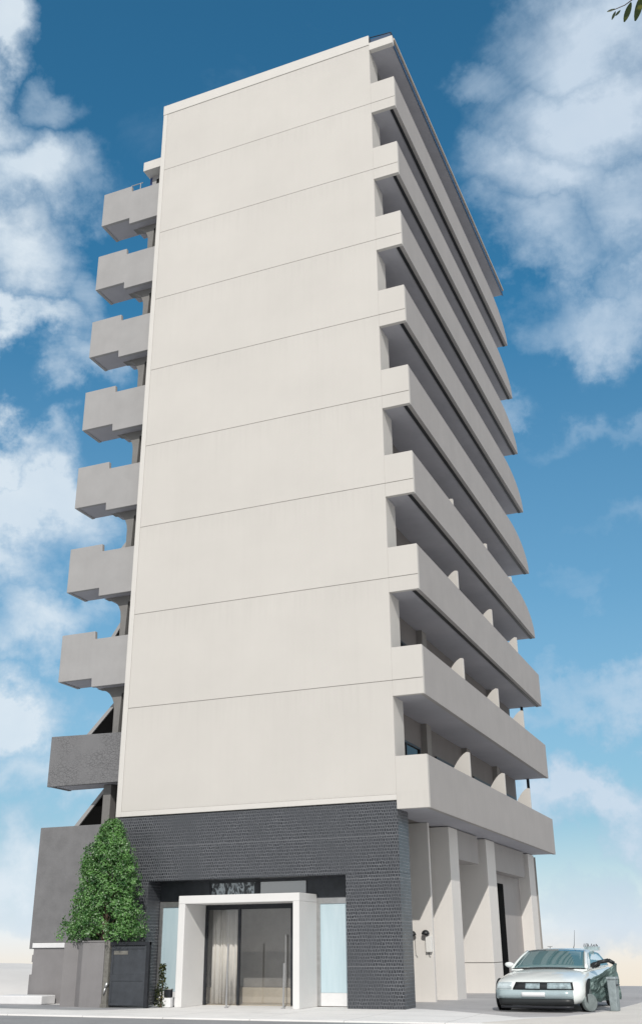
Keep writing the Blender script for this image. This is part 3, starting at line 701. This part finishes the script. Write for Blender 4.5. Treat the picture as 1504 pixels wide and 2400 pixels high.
# ------------------------------------------------------------------ overhanging tree standing beside the viewer
ot = thing('roadside_tree', 'dark leaf tips of a tree overhanging from the upper right corner', 'tree', (14.2, -24.6, -.1))
q = MB()
o0 = Vector((14.2, -24.6, -.1))
def rel(x, y, z): return (x-o0.x, y-o0.y, z-o0.z)
def limb(mb, pts, r0, r1, seg=9, n=6):
    """a smooth tapering limb through the points"""
    P_ = [Vector(p) for p in pts]; P_ = [P_[0]*2-P_[1]] + P_ + [P_[-1]*2-P_[-2]]; out = []
    for a in range(1, len(P_)-2):
        for b in range(n):
            t = b/n; p0, p1, p2, p3 = P_[a-1:a+3]
            out.append(.5*((2*p1) + (p2-p0)*t + (2*p0-5*p1+4*p2-p3)*t*t + (3*p1-p0-3*p2+p3)*t**3))
    out.append(P_[-2]); rings = []
    for a, p in enumerate(out):
        d = (out[min(a+1, len(out)-1)] - out[max(a-1, 0)]).normalized(); x = d.cross(Vector((.3, .9, .1))).normalized(); y = d.cross(x)
        r = r0 + (r1-r0)*(a/(len(out)-1))**.8
        r *= 1 + .12*mnoise.noise(p*1.7)
        rings.append([p + r*(math.cos(e)*x + math.sin(e)*y) for e in (2*math.pi*c/seg for c in range(seg))])
    mb.loft(rings); return out
rt = random.Random(21)
limb(q, [rel(14.2, -24.6, -.15), rel(14.25, -24.55, 1.6), rel(14.1, -24.45, 3.4), rel(14.2, -24.5, 5.4), rel(14.1, -24.4, 7.4), rel(14.3, -24.5, 9.6)], .21, .06)
BOUGHS = [limb(q, [rel(14.15, -24.45, 4.9), rel(13.4, -24.2, 6.9), rel(12.3, -23.9, 7.75), rel(11.2, -23.65, 7.85), rel(10.2, -23.5, 7.42), rel(9.80, -23.48, 7.14)], .10, .004)]
q.path([rel(9.80, -23.48, 7.14), rel(9.66, -23.48, 7.07), rel(9.59, -23.49, 7.05)], [.005, .003, .0025], 5)
for bi in range(9):
    an = bi/9*6.28 + .4; z0 = 5.2 + .42*bi; ln = 2.4 - .12*bi
    if math.cos(an) < -.5: continue
    BOUGHS.append(limb(q, [rel(14.15, -24.45, z0), rel(14.15+.4*ln*math.cos(an), -24.45+.4*ln*math.sin(an), z0+.75), rel(14.15+.8*ln*math.cos(an), -24.45+.8*ln*math.sin(an), z0+1.15), rel(14.15+ln*math.cos(an), -24.45+ln*math.sin(an), z0+1.1)], .06, .006, 6))
TWIGS = []
for bo in BOUGHS:
    for p in bo[6:-4]:
        for _ in range(4):
            d = Vector((rt.gauss(0, 1), rt.gauss(0, 1), rt.gauss(.2, .6))).normalized()*rt.uniform(.3, .7)
            w_ = (p + o0); 
            if w_.x + d.x < 10.6: continue
            TWIGS.append((p, p+d)); q.tube(p, p+d, .010, .003, 4)
q.build('trunk', M_BARK, ot, smooth=True)
lf = MB()
def leaf(a, b, w, sag=.0):
    a, b = Vector(rel(*a)), Vector(rel(*b)); d = b-a; side = d.cross(Vector((.35, .8, .5))).normalized(); up = side.cross(d).normalized()
    pts = []
    for i in range(7):
        t = i/6; wv = w*math.sin(math.pi*min(1, t*.92+.04))**.7; c = a + d*t + up*sag*math.sin(math.pi*t)
        pts.append((c - side*wv, c + up*w*.25, c + side*wv))
    n = len(lf.v)
    for p in pts: lf.v += [tuple(p[0]), tuple(p[1]), tuple(p[2])]
    for i in range(6):
        k = n+3*i; lf.f += [(k, k+1, k+4, k+3), (k+1, k+2, k+5, k+4)]
leaf((9.70, -23.50, 7.055), (9.64, -23.44, 6.975), .020)
leaf((9.775, -23.52, 7.075), (9.705, -23.43, 6.965), .024)
leaf((9.60, -23.48, 7.045), (9.570, -23.465, 7.000), .009); leaf((9.63, -23.485, 7.035), (9.595, -23.475, 7.012), .008)
leaf((9.60, -23.49, 7.055), (9.550, -23.50, 7.042), .007)
for (a, b) in TWIGS:
    for _ in range(9):
        t = rng.uniform(.25, 1.0); c = a + (b-a)*t + o0
        e = c + Vector((rng.gauss(0, .055), rng.gauss(0, .055), -rng.uniform(.04, .13))); leaf(tuple(c), tuple(e), rng.uniform(.018, .027))
lf.build('crown', M_LEAFD, ot, fix=False)

# ------------------------------------------------------------------ car
CARX, CARY, CARR = 3.80, 1.86, -R_(4.6)
car = thing('parked_car', 'pearl white low car facing the road beside the building, right flank damaged', 'car', (CARX, CARY, .004), CARR)
car.scale = (1.07, 1.0, 1.0)
def ring(y, hw, zb, zt, crown, tuck=.10, n=9):
    """closed section at y: from lower centre round the right side over the top and down the left"""
    half = [(0, zb), (hw*.70, zb), (hw*.93, zb+.05), (hw*1.0, zb+(zt-zb)*.38), (hw*.995, zb+(zt-zb)*.62), (hw*.945, zb+(zt-zb)*.86), (hw*.84, zt-.01), (hw*.5, zt+crown*.75), (0, zt+crown)]
    r_ = [(x, y, z) for x, z in half]; l_ = [(-x, y, z) for x, z in half[1:-1]][::-1]
    return r_ + l_
st = [(-2.30, .78, .30, .60, .02), (-2.24, .92, .20, .68, .03), (-2.10, 1.02, .16, .735, .035), (-1.85, 1.09, .15, .80, .045), (-1.35, 1.12, .15, .88, .055),
      (-.80, 1.11, .15, .945, .05), (-.3, 1.10, .15, .98, .03), (.6, 1.10, .15, 1.0, .02), (1.3, 1.12, .15, 1.01, .02), (1.8, 1.09, .18, 1.02, .02), (2.12, 1.0, .26, 1.0, .02), (2.22, .86, .36, .92, .01)]
q = MB(); q.loft([ring(*s) for s in st]); q.build('body', M_PAINT, car, smooth=True, subsurf=2)
def cab(y, hb, ht, zb, zt):
    return [(-hb, y, zb), (-hb*.985, y, zb+(zt-zb)*.2), (-(hb+ht)/2-.02, y, zb+(zt-zb)*.6), (-ht, y, zt-.03), (-ht*.6, y, zt+.012), (0, y, zt+.022), (ht*.6, y, zt+.012), (ht, y, zt-.03), ((hb+ht)/2+.02, y, zb+(zt-zb)*.6), (hb*.985, y, zb+(zt-zb)*.2), (hb, y, zb)]
cb = [cab(-.90, .96, .90, .92, .97), cab(-.62, .96, .86, .95, 1.10), cab(-.22, .95, .80, .97, 1.30), (cab(.08, .94, .76, .98, 1.405)), cab(.35, .94, .75, .98, 1.445), cab(.9, .94, .74, .98, 1.445), cab(1.35, .94, .72, .99, 1.36), cab(1.80, .92, .72, 1.0, 1.12), cab(1.98, .90, .74, 1.0, 1.03)]
q = MB(); q.loft(cb); q.build('cabin', M_PAINT, car, smooth=True)
# windscreen follows the sloping front of the cabin, a little proud
ws = MB(); nx, ny = 12, 8
for j in range(ny+1):
    t = j/ny; y = -.86 + t*(.06+.86); zc = .985 + t*(1.405-.985) + .05*math.sin(math.pi*t)*.6; hw = .905 + t*(.735-.905)
    for i in range(nx+1):
        u = i/nx*2-1; ws.v.append((u*hw, y - .018 + .10*u*u*(1-t*.4) - .02, zc + .036 - .035*u*u))
for j in range(ny):
    for i in range(nx):
        a = j*(nx+1)+i; ws.f.append((a, a+1, a+nx+2, a+nx+1))
q = ws.build('windscreen', M_CARGLASS, car, smooth=True, fix=False)
sd2 = q.modifiers.new('thickness', 'SOLIDIFY'); sd2.thickness = .006
cowl = MB(); pts = [(-.92+i/12*1.84) for i in range(13)]
cowl.path([(x, -.905 + .10*(x/.92)**2 - .03, .985 - .02*(x/.92)**2) for x in pts], [.022]*13, 6); cowl.build('wiper_cowl', M_PLASTIC, car)
for sx in (-1, 1):
    m_ = MB(); rg = []
    for t in (0, .2, .4, .6, .8, 1):
        x0 = sx*(.955-.19*t); y0 = -.86+t*.93; z0 = .985+t*.425+.035*math.sin(math.pi*t)
        rg.append([(x0-sx*.05, y0-.025, z0+.012), (x0+sx*.018, y0+.0, z0+.004), (x0+sx*.022, y0+.05, z0-.02), (x0-sx*.045, y0+.04, z0-.02)])
    m_.loft(rg); m_.build('windscreen_pillar', M_PAINT, car, smooth=True)
    s = MB(); s.v = [(sx*.968, -.45, 1.01), (sx*.965, .55, 1.02), (sx*.79, .55, 1.39), (sx*.815, .12, 1.36)]; s.f = [(0, 1, 2, 3)]
    o = s.build('side_window', M_CARGLASS, car, fix=False); o.modifiers.new('t', 'SOLIDIFY').thickness = .01
    s = MB(); s.v = [(sx*.965, .62, 1.02), (sx*.955, 1.6, 1.03), (sx*.80, 1.25, 1.33), (sx*.79, .62, 1.39)]; s.f = [(0, 1, 2, 3)]
    o = s.build('side_window', M_CARGLASS, car, fix=False); o.modifiers.new('t', 'SOLIDIFY').thickness = .01
# front: grille slot, lamps, plate, lower intake, lip
def front_strip(x0, x1, z0, z1, name, m, proud=.012, slant=0.0, slr=0.0, yb=None):
    """strip lying on the rounded nose between heights z0 and z1"""
    s = MB(); n = 10
    for i in range(n+1):
        for (zz, sl) in ((z0, 0), (z1, 1)):
            x = x0 + (x1-x0)*i/n; 
            if sl: x += slant*(1-i/n) + slr*(i/n)
            yy = -2.30 + .05*abs(x)**2 + (.42*max(0, abs(x)-.72)**1.5) + max(0, (zz-.56))*.62 + max(0, .34-zz)*.25 - proud
            s.v.append((x, yy, zz))
    for i in range(n): s.f.append((2*i, 2*i+2, 2*i+3, 2*i+1))
    o = s.build(name, m, car, smooth=True, fix=False)
    md = o.modifiers.new('thickness', 'SOLIDIFY'); md.thickness = .05; md.offset = -1 if False else 0
    return o
front_strip(-.52, .92, .525, .685, 'grille', M_PLASTIC, .02, slant=.07, slr=-.03)
front_strip(-.20, .14, .545, .655, 'headlight', M_LENS, .045)
front_strip(.32, .88, .545, .665, 'headlight', M_LENS, .045, slr=-.03)
front_strip(-.95, .90, .315, .515, 'bumper', M_BUMPER, .016)
front_strip(-.94, -.56, .535, .68, 'corner_lamp', M_CORNER, .018, slant=.04)
front_strip(-.30, .26, .365, .465, 'number_plate', M_PLATE, .06)
front_strip(-.88, .90, .17, .31, 'lower_intake', M_PLASTIC, .03, slant=-.03)
front_strip(-.86, .88, .10, .15, 'front_lip', M_DMETAL, .03)
for (x, y, w_) in ((-1.0, -1.40, 'l'), (1.0, -1.40, 'r'), (-1.0, 1.38, 'l'), (1.0, 1.38, 'r')):
    s = MB(); sx = 1 if x > 0 else -1
    s.tube((x-.11, y, .335), (x+.11, y, .335), .335, .335, 28); o = s.build('wheel', M_TYRE, car, bevel=.03)
    s = MB(); s.tube((x+sx*.095, y, .335), (x+sx*.125, y, .335), .225, .19, 24); s.build('rim', M_RIM, o, bevel=.01)
    s = MB(); s.tube((x+sx*.09, y, .36), (x+sx*.118, y, .36), .40, .40, 28); s.build('wheel_arch', M_PLASTIC, car)
for sx in (-1, 1):
    s = MB(); k = []
    for j in range(7):
        t = j/6; rr = .075*math.sin(math.pi*(t*.86+.07))**.6
        k.append([(sx*(.97+.24*t), -.52 + rr*.7*math.cos(a), 1.05 + .02*t + rr*math.sin(a)) for a in (2*math.pi*i/10 for i in range(10))])
    s.loft(k); s.build('wing_mirror', M_PAINT if sx < 0 else M_PLASTIC, car, smooth=True)
# crumpled door standing open on the right flank
s = MB(); nx, nz = 16, 14
for j in range(nz+1):
    for i in range(nx+1):
        u, v = i/nx, j/nz
        x = 1.02 + .62*u; y = -1.55 + .95*u
        z = .20 + v*(.42 + .42*u) + .05*u
        d = .07*mnoise.noise((u*4.2, v*3.6, 1.7)) + .03*mnoise.noise((u*11, v*9, 4.1))
        s.v.append((x + d, y - d*1.3, z + .05*mnoise.noise((u*6, v*5, 9))))
for j in range(nz):
    for i in range(nx):
        a = j*(nx+1)+i; s.f.append((a, a+1, a+nx+2, a+nx+1))
o = s.build('damaged_door', M_CRUMPLE, car, fix=False); o['label'] = 'crumpled grey green door hanging open'
o.modifiers.new('thickness', 'SOLIDIFY').thickness = .035
s = MB(); s.path([(1.05, -.75, 1.0), (1.20, -.72, 1.12), (1.45, -.62, 1.17), (1.56, -.55, 1.10), (1.58, -.55, .98)], [.035, .045, .05, .045, .03], 8)
s.build('door_window_frame', M_PLASTIC, o, smooth=True)
s = MB(); s.tube((1.08, -1.62, .215), (1.17, -1.68, .215), .205, .205, 22); s.build('loose_wheel_disc', M_RIM, car, bevel=.02)
# roof fittings
s = MB(); s.tube((.28, .75, 1.45), (.30, .80, 1.55), .012, .008, 6).tube((.30, .80, 1.55), (.33, .86, 1.93), .007, .004, 6); s.build('aerial', M_PLASTIC, car)
s = MB(); s.tube((-.25, .42, 1.455), (-.25, .42, 1.50), .015, .015, 6).box(-.31, -.19, .39, .45, 1.50, 1.52); s.build('roof_fitting', M_ALU, car)
s = MB(); rng = random.Random(5)
s.box(.52, .90, .9, 1.1, 1.40, 1.50)
o = s.build('roof_light', M_LENS, car, bevel=.015)
s = MB()
for i in range(9): 
    x = .52+.045*i; s.tube((x, .92, 1.50), (x+rng.uniform(-.03, .03), .95, 1.54+rng.random()*.05), .012, .008, 5)
s.build('light_cover', M_PLASTIC, o)

# grey steel bin beside the car
bn = thing('steel_bin', 'dented grey steel bin standing beside the damaged car', 'bin', (5.40, .62, .008), -.12)
q = MB(); q.prism([(-.08, 0), (.10, 0), (.12, .72), (-.10, .72)], -.15, .15, 'y'); q.build('body', M_BIN, bn, bevel=.02)
q = MB(); q.box(-.115, .135, -.17, .17, .722, .79); q.build('lid', M_BIN, bn, bevel=.02)
q = MB(); q.tube((.15, -.1, .60), (.15, .1, .60), .014).tube((.11, -.1, .60), (.15, -.1, .60), .012).tube((.11, .1, .60), (.15, .1, .60), .012); q.build('handle', M_DMETAL, bn)
